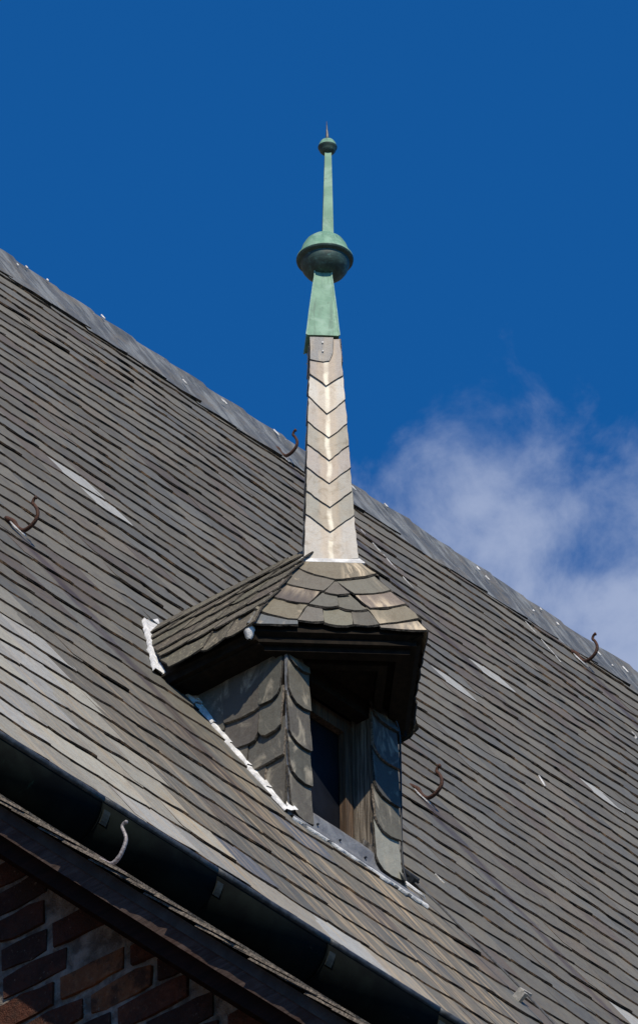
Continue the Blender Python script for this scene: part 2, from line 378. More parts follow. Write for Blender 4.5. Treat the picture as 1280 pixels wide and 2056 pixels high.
def bricks(T, geo, c):
    b = T.n('ShaderNodeTexBrick'); b.inputs['Scale'].default_value = 1.0
    b.inputs['Brick Width'].default_value = 0.31; b.inputs['Row Height'].default_value = 0.115; b.inputs['Mortar Size'].default_value = 0.014
    b.inputs['Color1'].default_value = (0.16, 0.06, 0.035, 1); b.inputs['Color2'].default_value = (0.09, 0.04, 0.028, 1); b.inputs['Mortar'].default_value = (0.2, 0.19, 0.175, 1)
    s = T.n('ShaderNodeSeparateXYZ'); T.l(geo, s.inputs[0]); cmb = T.n('ShaderNodeCombineXYZ')
    T.l(T.math('ADD', s.outputs[0], s.outputs[1]), cmb.inputs[0]); T.l(s.outputs[2], cmb.inputs[1]); T.l(cmb.outputs[0], b.inputs['Vector'])
    return T.mix(1.0, T.mix(0.6, (1, 1, 1), c, 'MULTIPLY'), b.outputs[0], 'MULTIPLY')
M['masonry'] = simple('brick_masonry', (0.6, 0.6, 0.6), (1.0, 0.95, 0.9), 0.9, scale=3, bstr=0.5, extra=bricks)
M['ground'] = simple('paving_and_grass', (0.06, 0.06, 0.045), (0.11, 0.10, 0.085), 0.95, scale=0.08, bstr=0.3, bdist=0.05)

# ------------------------------------------------------------------ roof frame
ALPHA = 0.9976; CA, SA = math.cos(ALPHA), math.sin(ALPHA)
YW, ZB = -0.0381, -0.8419                 # front of the turret wall and where it meets the roof
def undul(u, v):
    return (noise.noise(Vector((u * 0.55, v * 0.5, 3.1))) * 0.016 + noise.noise(Vector((u * 2.1, v * 1.9, 8.0))) * 0.005)
def roofP(u, v, h=0.0):
    h += undul(u, v)
    return Vector((u, YW + v * CA - h * SA, ZB + v * SA + h * CA))
V_EAVE, V_RIDGE = -1.60, 7.44
def topix(P):
    d = P - CAM; z = d.dot(FW); return 640 + 26000 * d.dot(RT) / z, 1028 - 26000 * d.dot(UP) / z, z

# ------------------------------------------------------------------ ground
g = MB(); g.face([(-2500, -2500, GROUND), (2500, -2500, GROUND), (2500, 2500, GROUND), (-2500, 2500, GROUND)])
tag(g.build('ground', M['ground']), 'paving and grass far below the roofs', None, None, 'structure')

# ------------------------------------------------------------------ the church: roof, ridge, gutter, walls
church = tag(empty('church', (0, 0, GROUND)), 'brick church with a steep grey slate roof, lead ridge and black gutter', 'church')
def under(o, p):
    o.parent = p; o.matrix_parent_inverse = Matrix.Translation(-p.location); return o
def part(mb, name, mat, parent, smooth=False):
    o = mb.build(name, mat, None, smooth); o.parent = parent
    o.matrix_parent_inverse = Matrix.Translation(-(parent.location if parent.parent is None else Vector((0, 0, 0))))
    return o
def sub(mb, name, mat, parent, smooth=False):     # parents that are parts sit at the world origin
    o = mb.build(name, mat, None, smooth); o.parent = parent; return o
XA, XB = -13.0, 24.0
m = MB()
def deckpt(x, v, h): return Vector((x, YW + v * CA - h * SA, ZB + v * SA + h * CA))
E0 = deckpt(0, V_EAVE, -0.03); T0 = deckpt(0, V_RIDGE, -0.03); YR = T0.y
back = Vector((0, 2 * YR - E0.y, E0.z))
ring = [E0, T0, back, back - Vector((0, 0.0, 0.12)), T0 - Vector((0, 0, 0.16)), E0 - Vector((0, 0, 0.12))]
prism(m, [(XA, p.y, p.z) for p in ring], (XB - XA, 0, 0))
roof = part(m, 'roof', M['deck'], church)
m = MB(); WY = -0.70
prism(m, [(XA + .4, WY, GROUND), (XA + .4, WY, E0.z - .13), (XA + .4, YR, T0.z - .22), (XA + .4, 2 * YR - WY, E0.z - .13), (XA + .4, 2 * YR - WY, GROUND)], (XB - XA - .8, 0, 0))
part(m, 'wall', M['masonry'], church)
m = MB(); box(m, ((XA + XB) / 2, WY - .045, E0.z - .20), (XB - XA - .6, .09, .14)); part(m, 'cornice', M['wood_dark'], church)

# slates in diminishing courses, bigger at the eaves
def exposure(v): t = (v - V_EAVE) / (V_RIDGE - V_EAVE); return 0.163 + 0.098 * (1 - t) ** 1.9
courses = []; v = V_EAVE
while v < V_RIDGE - 0.30:
    e = exposure(v); courses.append((v, e)); v += e
def tone(rnd):
    k = rnd.random(); g_ = rnd.uniform(0.88, 1.30)
    if k < 0.62: c = (0.119, 0.114, 0.097)
    elif k < 0.86: c = (0.106, 0.107, 0.099)
    elif k < 0.95: c = (0.100, 0.088, 0.076)
    else: c = (0.135, 0.122, 0.100)
    return tuple(x * g_ for x in c)
LIGHT_SPOTS = [(0.735, 3.66), (0.90, 3.46), (4.34, 5.33), (3.67, 4.50), (4.36, 4.24), (1.95, 0.15), (-1.05, -1.40)]
BLUE_SPOTS = [(-1.29, -1.22), (-0.42, -0.13)]
rs = random.Random(11)
slates = []
seam = 0.0
for ci, (v0, e) in enumerate(courses):
    w0 = (0.205 + 0.060 * (1 - (v0 - V_EAVE) / (V_RIDGE - V_EAVE))) * (0.98 + 0.04 * rs.random())
    # visible run of this course, with a margin for other viewpoints
    ulo = -6.6 + (v0 - V_EAVE) * 0.40; uhi = 4.2 + (v0 - V_EAVE) * 0.66
    u = ulo + (0.5 * w0 if ci % 2 else 0.0) + rs.uniform(-.03, .03)
    while u < uhi:
        w = w0 * rs.uniform(0.90, 1.10)
        slates.append((u, v0 + rs.uniform(-.009, .009), w, e, ci)); u += w
def main_slate(mb, u0, v0, w, e, ci, rnd):
    lf = rnd.uniform(0, 0.0014) if rnd.random() < .93 else rnd.uniform(.002, .006); t = rnd.uniform(0.0058, 0.0072); L = e * 1.38; rot = rnd.uniform(-0.028, 0.020)
    nose = rnd.uniform(0.0, 0.010); bow = rnd.uniform(0.008, 0.026)
    sg_ = rnd.uniform(.010, .022); n1 = rnd.uniform(.22, .42)
    q = [(-.18 * w, .014), (0.0, .003), (n1 * .5 * w, -sg_ * .72), (n1 * w, -sg_), ((n1 + .2) * w, -sg_ * .80), (.78 * w, -sg_ * .28), (.90 * w, -.0005), (.965 * w, -nose * .7 - .001),
         (1.0 * w, .012), (1.015 * w, .036), (1.0 * w, e * .45), (.95 * w, L), (-.18 * w, L)]
    P = []
    for x, y in q:
        P.append((u0 + x + y * -rot, v0 + y + (x - w * .5) * rot))
    # darker rim shows the double thickness under the tail
    hf = lambda a, b: 0.004 + lf * max(0, 1 - (b - v0) / e) + (t + 0.0012) / e * (v0 + L - b) * 0.95 + 0.0014 * ((a - u0) / w + .18)
    tn = tone(rnd)
    c = (u0 + w / 2, v0 + e / 2)
    if u0 + w * .5 < -1.56 and v0 < 0.95: kk_ = rnd.uniform(.72, 1.10); tn = tuple(x * kk_ for x in rnd.choice(((0.32, 0.315, 0.275), (0.30, 0.29, 0.25), (0.30, 0.305, 0.295), (0.25, 0.245, 0.215))))
    elif ci == 0 and u0 < -0.75: kk_ = rnd.choice((.62, .8, .95)); tn = tuple(x * kk_ for x in (0.26, 0.25, 0.22))
    for s in LIGHT_SPOTS:
        if abs(c[0] - s[0]) < w * .5 and abs(c[1] - s[1]) < e * .52: tn = (0.33, 0.34, 0.335)
    for s in BLUE_SPOTS:
        if abs(c[0] - s[0]) < w * .5 and abs(c[1] - s[1]) < e * .52: tn = (0.10, 0.112, 0.135)
    slate(mb, P, roofP, hf, t, chip=0.0022, cham=0.0045, tint=tn, rnd=rnd, dens=False)
vis = []
for i, s in enumerate(slates):
    c = roofP(s[0] + s[2] / 2, s[1] + s[3] / 2); px, py, z = topix(c)
    inside = -10 < px < 1290 and py < 2066 and not (-.31 < c.x < .31 and -0.02 < s[1] < 1.4)
    if inside: vis.append((s[2] * s[3] / z / z, i))
vis.sort(reverse=True); big = set(i for _, i in vis[:300])
field = MB()
for i, s in enumerate(slates):
    u0, v0, w, e, ci = s
    if abs(u0 + w / 2) < 0.22 and 0.25 < v0 < 0.95: continue     # inside the turret
    if i in big:
        mb = MB(); main_slate(mb, u0, v0, w, e, ci, rs); sub(mb, 'slate', [M['slate'], M['edge']], roof)
    else: main_slate(field, u0, v0, w, e, ci, rs)
tag(sub(field, 'slate_field', [M['slate'], M['edge']], roof), None, None, None, 'stuff')

for (ua, va), (ub, vb), wd_ in (((4.45, 6.62), (4.45, 6.41), .003), ((4.45, 6.39), (4.43, 6.03), .0022), ((5.83, 6.99), (5.82, 6.60), .0022), ((3.71, 3.75), (3.65, 3.60), .004), ((.89, .55), (.90, .48), .003), ((5.94, 6.06), (5.93, 5.99), .006)):
    m = MB(); tube(m, [roofP(ua + (ub - ua) * t_, va + (vb - va) * t_ + .004 * math.sin(9 * t_), .020) for t_ in (0, .25, .5, .75, 1)], wd_, 4); sub(m, 'lead_sliver', M['lead'], roof)
# ridge: dressed sheets folded over the top
m = MB(); prism(m, [(XA, YR - .03, T0.z + .0), (XA, YR, T0.z + .045), (XA, YR + .03, T0.z)], (XB - XA, 0, 0)); ridge = part(m, 'ridge_capping', M['ridge'], church)
def ridge_sheet(u0, wd, rnd):
    mb = MB(); nu = 4; prof = [(0.41, .036), (0.34, .042), (0.22, .044), (0.10, .048), (0.035, .052), (0.0, .052)]
    lift = rnd.uniform(0, .008); low = rnd.uniform(-.03, .03)
    grid = []
    for j in range(nu + 1):
        u = u0 + wd * 1.12 * j / nu; row = []
        for k, (dv, h) in enumerate(prof):
            hh = h + noise.noise(Vector((u * 5, dv * 7, 1.7))) * .010 + 0.008 * j / nu + (lift if k == 0 else 0)
            dd = dv + ((low + rnd.uniform(-.006, .006)) if k == 0 else 0)
            row.append(deckpt(u, V_RIDGE - dd, hh - .03 + .012))
        top = Vector((u, YR, T0.z + .060 + noise.noise(Vector((u * 6, 0, 9))) * .007))
        row.append(top); row.append(Vector((u, YR + .14, T0.z - .12))); grid.append(row)
    n = len(grid[0]); vs = [p for r_ in grid for p in r_]
    fs = [(j * n + k, (j + 1) * n + k, (j + 1) * n + k + 1, j * n + k + 1) for j in range(nu) for k in range(n - 1)]
    mb.shared(vs, fs, 0)
    nv = [deckpt(u0 + wd * 1.12 * j / nu, V_RIDGE - prof[0][0] - low - .004, 0.004) for j in range(nu + 1)]    # the turned-down front edge
    b = len(mb.v); mb.v += [tuple(grid[j][0]) for j in range(nu + 1)] + [tuple(p) for p in nv]
    for j in range(nu):
        mb.f.append((b + j, b + nu + 1 + j, b + nu + 2 + j, b + j + 1)); mb.m.append(2); mb.uv.append([(0, 0)] * 4); mb.t.append((1, 1, 1))
    for _ in range(rnd.choice((0, 1, 1, 2, 2))):      # bright tacks dressed over the nails
        uu = u0 + rnd.uniform(.2, .9) * wd; vv = V_RIDGE - rnd.uniform(.02, .30)
        ax = (Vector((1, 0, 0)), Vector((0, CA, SA)), Vector((0, -SA, CA)))
        box(mb, deckpt(uu, vv, .046), (.0045, rnd.uniform(.010, .060), .008), ax, 1)
    sub(mb, 'ridge_sheet', [M['ridge'], M['lead'], M['edge']], ridge, True)
u = -3.2
while u < 10.6:
    wd = rs.uniform(.22, .30); ridge_sheet(u, wd, rs); u += wd

# gutter: half-round lengths, bead on the lip, straps at every joint
GY, GZ, GR = -0.915, -2.335, 0.135
m = MB(); box(m, ((XA + XB) / 2, GY + .10, GZ + .02), (XB - XA, .012, .20)); gutter = part(m, 'gutter', M['gutter'], church)
def gutter_len(x0, x1, k):
    mb = MB(); n = 18; r = GR + (0.0025 if k % 2 else 0)
    vs = []; 
    for x in (x0, x1):
        for rr in (r, r - .005):
            for i in range(n + 1):
                a = math.pi * i / n; vs.append((x, GY - rr * math.cos(a), GZ - rr * math.sin(a)))
    N = n + 1; fs = []
    for i in range(n):
        fs += [(i, i + 1, 2 * N + i + 1, 2 * N + i), (N + i, 3 * N + i, 3 * N + i + 1, N + i + 1), (i, N + i, N + i + 1, i + 1), (2 * N + i, 2 * N + i + 1, 3 * N + i + 1, 3 * N + i)]
    mb.shared(vs, fs, 0)
    pts = [(x0 + (x1 - x0) * i / 6, GY - GR + .004, GZ + .004 + noise.noise(Vector((x0 + i, 2, 2))) * .003) for i in range(7)]
    tube(mb, pts, 0.0155, 8, 1)
    sub(mb, 'gutter_length', [M['gutter'], M['bead']], gutter, True)
    mb = MB(); tube(mb, [(x0 - .004, GY - r * 1.004 * math.cos(math.pi * i / 18), GZ - r * 1.004 * math.sin(math.pi * i / 18)) for i in range(19)], 0.0022, 4, 0)
    sub(mb, 'gutter_seam', M['gutter'], gutter)
    mb = MB()
    vs = []; xs = (x0 + .004, x0 + .036)
    for x in xs:
        for rr in (r + .006, r + .001):
            for i in range(5):
                a = R(16 + i * 5.5); vs.append((x, GY - rr * math.cos(a), GZ - rr * math.sin(a)))
    fs = []
    for i in range(4): fs += [(i, i + 1, 11 + i, 10 + i), (i, 5 + i, 6 + i, i + 1), (10 + i, 11 + i, 16 + i, 15 + i)]
    fs += [(4, 9, 19, 14), (0, 10, 15, 5)]
    mb.shared(vs, fs, 0); sub(mb, 'gutter_strap', M['strap'], gutter)
x = -2.54 - 0.62 * 3; k = 0
mb = MB(); 
while x < 4.5: gutter_len(x, x + 0.62, k); x += 0.62; k += 1
gutter_len(XA, -4.40, 1); gutter_len(4.52, XB, 0)

# ------------------------------------------------------------------ lean-to wing in front: verge, bargeboards and gable wall
BP = R(45.55); CB_, SB_ = math.cos(BP), math.sin(BP)
VX, WX = -4.50, -4.24
def vergeP(x, s, h): return Vector((x, -2.298 - s * CB_ - h * SB_, -3.893 - s * SB_ + h * CB_))     # s runs down the slope, h off it
wing = tag(empty('lean_to', (0, -3.0, GROUND)), 'shaded brick lean-to in front of the gutter, with dark wooden bargeboards and thin slate verge', 'building')
STOP = -2.05; SBOT = 3.4
m = MB(); prism(m, [vergeP(VX + .03, STOP, -.05), vergeP(VX + .03, SBOT, -.05), vergeP(VX + .03, SBOT, -.012), vergeP(VX + .03, STOP, -.012)], (9.5, 0, 0))
wroof = part(m, 'roof', M['deck'], wing)
m = MB(); prism(m, [(WX + .03, -.72, GROUND), (WX + .03, -.72, vergeP(0, STOP, -.1).z), tuple(vergeP(WX + .03, SBOT - .5, -.10)), (WX + .03, vergeP(0, SBOT - .5, 0).y, GROUND)], (8.9, 0, 0))
part(m, 'core_wall', M['masonry'], wing)
# verge slates seen edge-on
def vslate(x0, s0, wd, L, k):
    mb = MB()
    poly = [(x0, s0 + L * .97), (x0 + .01, s0 + L), (x0 + wd, s0 + L), (x0 + wd, s0), (x0, s0)]
    def fn(a, b, h): return vergeP(a, b, h)
    slate(mb, poly, fn, lambda a, b: -.010 + .019 * (b - s0) / L + (.004 if k % 2 else 0), .008, chip=.003, step=.05, cham=.005, tint=tuple(c * random.uniform(.9, 1.3) for c in (.16, .15, .135)))
    sub(mb, 'verge_slate', [M['wall'], M['edge_pale']], wroof)
s = STOP; k = 0
while s < SBOT - .3:
    vslate(VX + random.uniform(-.012, .006), s, .30, .40, k); s += .165; k += 1
mb = MB()
for i in range(5):
    s = STOP; 
    while s < SBOT - .3:
        x0 = VX + .30 + i * .28 + (.14 if int(s * 10) % 2 else 0)
        poly = [(x0, s + .38), (x0 + .29, s + .38), (x0 + .29, s), (x0, s)]
        slate(mb, poly, vergeP, lambda a, b, s=s: -.010 + .022 * (b - s) / .38, .006, chip=.003, step=.09, cham=.004, tint=tone(rs)); s += .17
tag(sub(mb, 'slate_field', [M['wall'], M['edge']], wroof), None, None, None, 'stuff')
def board(x, dx, ha, hb, mat, name):
    mb = MB(); n = 22
    vs = []
    for i in range(n + 1):
        s = STOP + (SBOT - STOP) * i / n; w = noise.noise(Vector((s * 1.3, 4, x))) * .006
        vs += [vergeP(x, s, ha + w), vergeP(x, s, hb + w), vergeP(x + dx, s, hb + w), vergeP(x + dx, s, ha + w)]
    fs = [(i * 4 + j, i * 4 + (j + 1) % 4, i * 4 + 4 + (j + 1) % 4, i * 4 + 4 + j) for i in range(n) for j in range(4)] + [(3, 2, 1, 0), (n * 4, n * 4 + 1, n * 4 + 2, n * 4 + 3)]
    mb.shared(vs, fs); return part(mb, name, mat, wing)
board(VX + .035, .03, -.020, -.095, M['barge'], 'bargeboard')
board(VX + .070, .14, -.055, -.150, M['rafter'], 'rafter')
board(VX + .215, .05, -.02, -.165, M['rafter'], 'wall_plate')
# gable wall: every brick in view its own piece, set in uneven mortar
def wallgrid():
    mb = MB(); ny, nz = 46, 40; y0, y1 = -1.0, -3.9; z0, z1 = -6.2, -2.5
    vs = []
    for j in range(nz + 1):
        for i in range(ny + 1):
            y = y0 + (y1 - y0) * i / ny; z = z0 + (z1 - z0) * j / nz
            zc = -3.893 + (y + 2.298) * math.tan(BP) - .02
            z = min(z, zc); vs.append((WX + noise.noise(Vector((y * 9, z * 9, 5))) * .008 + .002, y, z))
    N = ny + 1
    fs = [(j * N + i, j * N + i + 1, (j + 1) * N + i + 1, (j + 1) * N + i) for j in range(nz) for i in range(ny)]
    mb.shared(vs, fs); return part(mb, 'gable_wall', M['mortar'], wing, True)
gable = wallgrid()
rb = random.Random(5)
row = 0; z = -6.0; PITCH = 0.1165
def brick(y0, y1, z0, z1, bank_):
    mb = MB(); pts = []
    L = y0 - y1; k = max(2, int(L / .07))
    lo = [(y0 - L * i / k, z0 + rb.uniform(-.006, .006)) for i in range(k + 1)]; hi = [(y0 - L * i / k, z1 + rb.uniform(-.006, .006)) for i in range(k, -1, -1)]
    lo[0] = (lo[0][0] - .008, lo[0][1] + .006); hi[-1] = (hi[-1][0] - .007, hi[-1][1] - .006); lo[-1] = (lo[-1][0] + .009, lo[-1][1] + .006); hi[0] = (hi[0][0] + .006, hi[0][1] - .007)
    ring_ = lo + hi; out = WX - rb.uniform(.003, .011); cy = (y0 + y1) / 2; cz = (z0 + z1) / 2; tilt = rb.uniform(-.02, .02)
    front_ = [(out + tilt * (p[0] - cy) + rb.uniform(-.002, .002), cy + (p[0] - cy) * .975, cz + (p[1] - cz) * .95) for p in ring_]
    back_ = [(WX + .03, p[0], p[1]) for p in ring_]; N = len(ring_)
    mb.shared(front_ + back_, [tuple(range(N))] + [(i, (i + 1) % N, N + (i + 1) % N, N + i) for i in range(N)])
    sub(mb, 'brick', M['brick'][bank_], gable, False)
nb = 0
while z < -2.7:
    y = -1.15 - (0.09 if row % 2 else 0) - rb.uniform(0, .05)
    while y > -3.8:
        L = rb.choice((.30, .31, .29, .33, .15, .17, .22)); y1 = y - L
        zt_here = -3.893 + ((y + y1) / 2 + 2.298) * math.tan(BP) - .13
        px, py, zz = topix(Vector((WX, (y + y1) / 2, z)))
        if z + .09 < zt_here and px > -90 and py < 2130:
            if rb.random() > .02:
                brick(y, y1, z + rb.uniform(-.003, .004), z + .099 + rb.uniform(-.006, .005), rb.choices((0, 1, 2, 3), (3, 4, 1, 3))[0]); nb += 1
        y = y1 - rb.uniform(.012, .024)
    z += PITCH; row += 1

# ------------------------------------------------------------------ turret dormer
dormer = tag(empty('dormer', (0, 0, ZB)), 'small slate-hung turret dormer with a prow roof and slender spire on the steep roof', 'dormer')
WC, WE = 0.3185, 0.470
rd = random.Random(23)
RZ = [(-.03, .472), (.083, .425), (.178, .352), (.265, .290), (.353, .235), (.41, .190), (.46, .157), (.636, 0.0)]
def RR(z):
    if z <= RZ[0][0]: return RZ[0][1]
    for (a, ra), (b, rb_) in zip(RZ, RZ[1:]):
        if z <= b: return ra + (rb_ - ra) * (z - a) / (b - a)
    return 0.0
def dtone(base, sp=.12):
    g_ = rd.uniform(1 - sp, 1 + sp); return tuple(x * g_ * rd.uniform(.97, 1.03) for x in base)

# front wall with window opening
m = MB(); D_ = .06; yb = YW + .008
def wbox(x0, x1, z0, z1, y0=yb, y1=yb + D_, mb=None): box(mb or m, ((x0 + x1) / 2, (y0 + y1) / 2, (z0 + z1) / 2), (x1 - x0, y1 - y0, z1 - z0))
wbox(-WC + .006, -.187, -.845, -.03); wbox(.187, WC - .006, -.845, -.03); wbox(-.1865, .1865, -.845, -.752); wbox(-.1865, .1865, -.115, -.03)
fwall = part(m, 'front_wall', M['wood_dark'], dormer)
def frontfn(a, b, h): return Vector((a, YW - h, b))
def strip(xl, xr, bottoms, tones):
    top = -.055
    for i, zb_ in enumerate(bottoms):
        zt_ = (bottoms[i - 1] if i else top) + .05; zt_ = min(zt_, -.04)
        x0, x1 = xl + rd.uniform(-.004, .002), xr + rd.uniform(-.003, .003); cut = rd.uniform(.035, .055)
        poly = [(x0, zb_ + cut), (x0 + .012, zb_ + cut * .5), (x0 + .038, zb_ + .004), (x0 + .08, zb_ - .002), (x1 - .008, zb_ + rd.uniform(-.002, .010)), (x1, zb_ + .008), (x1, zt_), (x0, zt_)]
        mb = MB(); H = zt_ - zb_
        slate(mb, poly, frontfn, lambda a, b: .002 + .016 * max(0, (zt_ - b)) / H, .008, chip=.0014, step=.03, cham=.004, tint=tones[i], rnd=rd)
        sub(mb, 'slate', [M['wall'], M['edge_pale'] if rd.random() < .5 else M['edge_grey']], fwall)
G1 = (.115, .111, .099)
strip(-.322, -.197, (-.125, -.300, -.483, -.648, -.826), [dtone(G1) for _ in range(5)])
strip(.180, .326, (-.125, -.303, -.478, -.640, -.822), [dtone((.066, .066, .066)) for _ in range(3)] + [dtone(G1), (.27, .275, .245)])  # upper three slates tinted darker to deepen the eave shadow on this strip

# cheeks
def cheekwall(sg):
    m = MB(); x = sg * (WC - .012)
    ytop = YW + (-.02 - ZB) / math.tan(ALPHA)
    poly = [(x, YW + .02, -.03), (x, YW + .02, ZB - .02), (x, ytop + .02, -.03)]
    prism(m, poly, (-sg * .03, 0, 0)); cw = part(m, 'cheek_wall', M['wood_dark'], dormer)
    def cf(a, b, h): return Vector((sg * (WC - .008 + h), a, b))
    S = [ # (poly y,z ; order from the bottom up)
        [(.062, -.50), (.062, -.650), (-.022, -.791), (-.036, -.793), (-.040, -.50)],
        [(.112, -.50), (.112, -.562), (.060, -.655), (.060, -.50)],
        [(.207, -.36), (.207, -.430), (.146, -.530), (.146, -.36)],
        [(.148, -.36), (.148, -.500), (.136, -.535), (.119, -.553), (.04, -.552), (-.036, -.548), (-.038, -.36)],
        [(.300, -.20), (.296, -.300), (.272, -.318), (.209, -.413), (.13, -.423), (.105, -.421), (.089, -.389), (.087, -.20)],
        [(.085, -.22), (.085, -.390), (.073, -.412), (.050, -.426), (.0, -.422), (-.027, -.408), (-.030, -.22)],
        [(.470, -.04), (.379, -.160), (.291, -.294), (.259, -.302), (.259, -.04)],
        [(.264, -.04), (.264, -.257), (.255, -.273), (.180, -.285), (.103, -.284), (.078, -.276), (.077, -.04)],
        [(.081, -.04), (.081, -.262), (.076, -.273), (.016, -.275), (-.012, -.262), (-.026, -.236), (-.032, -.04)]]
    for i, poly in enumerate(S):
        ztop = max(p[1] for p in poly); zb_ = min(p[1] for p in poly); H = ztop - zb_
        off = .0025 * (i % 3)
        mb = MB(); tn = dtone((.100, .097, .087), .18)
        slate(mb, poly, cf, lambda a, b: .001 + off + .019 * (ztop - b) / H, .008, chip=.0014, step=.03, cham=.004, tint=tn, rnd=rd, uvo=(i * .7, i * .3))
        sub(mb, 'slate', [M['wall'], M['edge_pale'] if i % 2 else M['edge_grey']], cw)
cheekwall(-1); cheekwall(1)
# thin corner strip between cheek and front
m = MB(); box(m, (-WC + .001, YW - .006, -.43), (.010, .012, .80)); part(m, 'corner_strip', M['lead_dull'], dormer)

# window: jambs, frame, pane
m = MB(); box(m, (.0, YW + .135, -.42), (.40, .012, .72)); window = part(m, 'window', M['pane'], dormer)
m = MB(); wbox(.138, .182, -.748, -.10, YW + .092, YW + .125, m); o = sub(m, 'window_frame', M['wood_brown'], window)
m = MB(); wbox(-.182, -.13, -.748, -.10, YW + .092, YW + .125, m); sub(m, 'window_frame', M['wood_brown'], window)
m = MB(); wbox(-.129, .137, -.165, -.10, YW + .094, YW + .125, m); sub(m, 'window_rail', M['wood_brown'], window)
m = MB(); box(m, (.196, YW + .060, -.42), (.020, .135, .66), jit=.002); sub(m, 'jamb', M['wood_grey'], window)
m = MB(); box(m, (-.196, YW + .060, -.42), (.020, .135, .66), jit=.002); sub(m, 'jamb', M['wood_grey'], window)
m = MB(); box(m, (.0, YW + .062, -.765), (.372, .125, .030), jit=.002); box(m, (.15, YW + .02, -.742), (.075, .06, .028), jit=.006); sub(m, 'sill', M['wood_grey'], window)
m = MB()
for d0, h0 in ((.40, -.075), (.30, -.11)): pass

# lead apron below the window
m = MB(); n = 22; vs = []
for i in range(n + 1):
    x = -.335 + .705 * i / n; t = i / n
    rg = (-.750 if abs(x) < .187 else -.79) + noise.noise(Vector((x * 9, 0, 1))) * .004
    w = noise.noise(Vector((x * 14, 3, 3)))
    vs += [(x, YW + .02, rg + .004), (x, YW - .006, rg + .006), (x, YW - .012, rg - .012), (x, YW - .010 + w * .004, -.80 if abs(x) < .187 else -.81), (x, YW - .016 + w * .004, -.838),
           tuple(roofP(x, -.030 - .06 * t + w * .004, .034)), tuple(roofP(x, -.050 - .075 * t + w * .012, .028)), tuple(roofP(x, -.052 - .075 * t + w * .012, .018))]
fs = [(i * 8 + j, i * 8 + j + 1, i * 8 + 9 + j, i * 8 + 8 + j) for i in range(n) for j in range(7)]
m.shared(vs, fs); apron = part(m, 'lead_apron', M['lead_dull'], dormer, True)
for hx, hz in ((-.16, -.792), (-.03, -.80), (.12, -.805)):
    m = MB(); tube(m, [(hx, YW - .008, hz), (hx, YW - .018, hz)], .0045, 8); sub(m, 'nail', M['pipe'], apron)
m = MB(); vs = []
for i in range(n + 1):
    x = -.345 + .735 * i / n; t = i / n; w = noise.noise(Vector((x * 14, 3, 3))); w2 = noise.noise(Vector((x * 30, 7, 3)))
    vs += [tuple(roofP(x, -.046 - .075 * t + w * .012, .031)), tuple(roofP(x, -.054 - .078 * t + w * .012 + w2 * .028, .029)), tuple(roofP(x, -.056 - .078 * t + w * .012 + w2 * .028, .018))]
m.shared(vs, [(i * 3 + j, i * 3 + j + 1, i * 3 + 4 + j, i * 3 + 3 + j) for i in range(n) for j in range(2)]); sub(m, 'lead_edge', M['lead'], apron, True)
# bit of slate splinter lead at the right-hand foot
m = MB(); prism(m, [roofP(.335, -.01, .03), roofP(.358, -.10, .045), roofP(.375, -.105, .04), roofP(.350, .02, .03)], (0, -.004, .006)); sub(m, 'lead_tongue', M['lead'], apron)

# stepped lead soakers along both cheeks
def soakers(sg):
    m = MB(); prism(m, [roofP(sg * .300, -.02, -.01), roofP(sg * .330, -.02, -.01), roofP(sg * .330, 1.05, -.01), roofP(sg * .300, 1.05, -.01)], (0, -.02, .013))
    fl = part(m, 'cheek_flashing', M['lead_dull'], dormer)
    v = .012
    while v < 1.0:
        L = rd.uniform(.13, .18); wdt = rd.uniform(.028, .044); m = MB(); n = 6; vs = []
        for i in range(n + 1):
            vv = v - .01 + (L + .02) * i / n; j = noise.noise(Vector((vv * 22, sg, 2)))
            lift = .006 * (1 - i / n)
            vs += [tuple(roofP(sg * (WC - .012), vv, .046 + lift)), tuple(roofP(sg * (WC + .004), vv, .038 + lift)), tuple(roofP(sg * (WC + .014), vv, .030 + lift + j * .004)), tuple(roofP(sg * (WC + wdt + j * .010), vv, .026 + lift)), tuple(roofP(sg * (WC + wdt + .002 + j * .010), vv, .014 + lift))]
        m.shared(vs, [(i * 5 + q, i * 5 + q + 1, i * 5 + 6 + q, i * 5 + 5 + q) for i in range(n) for q in range(4)]); sub(m, 'lead_soaker', M['lead'], fl, True)
        v += L
soakers(-1); soakers(1)

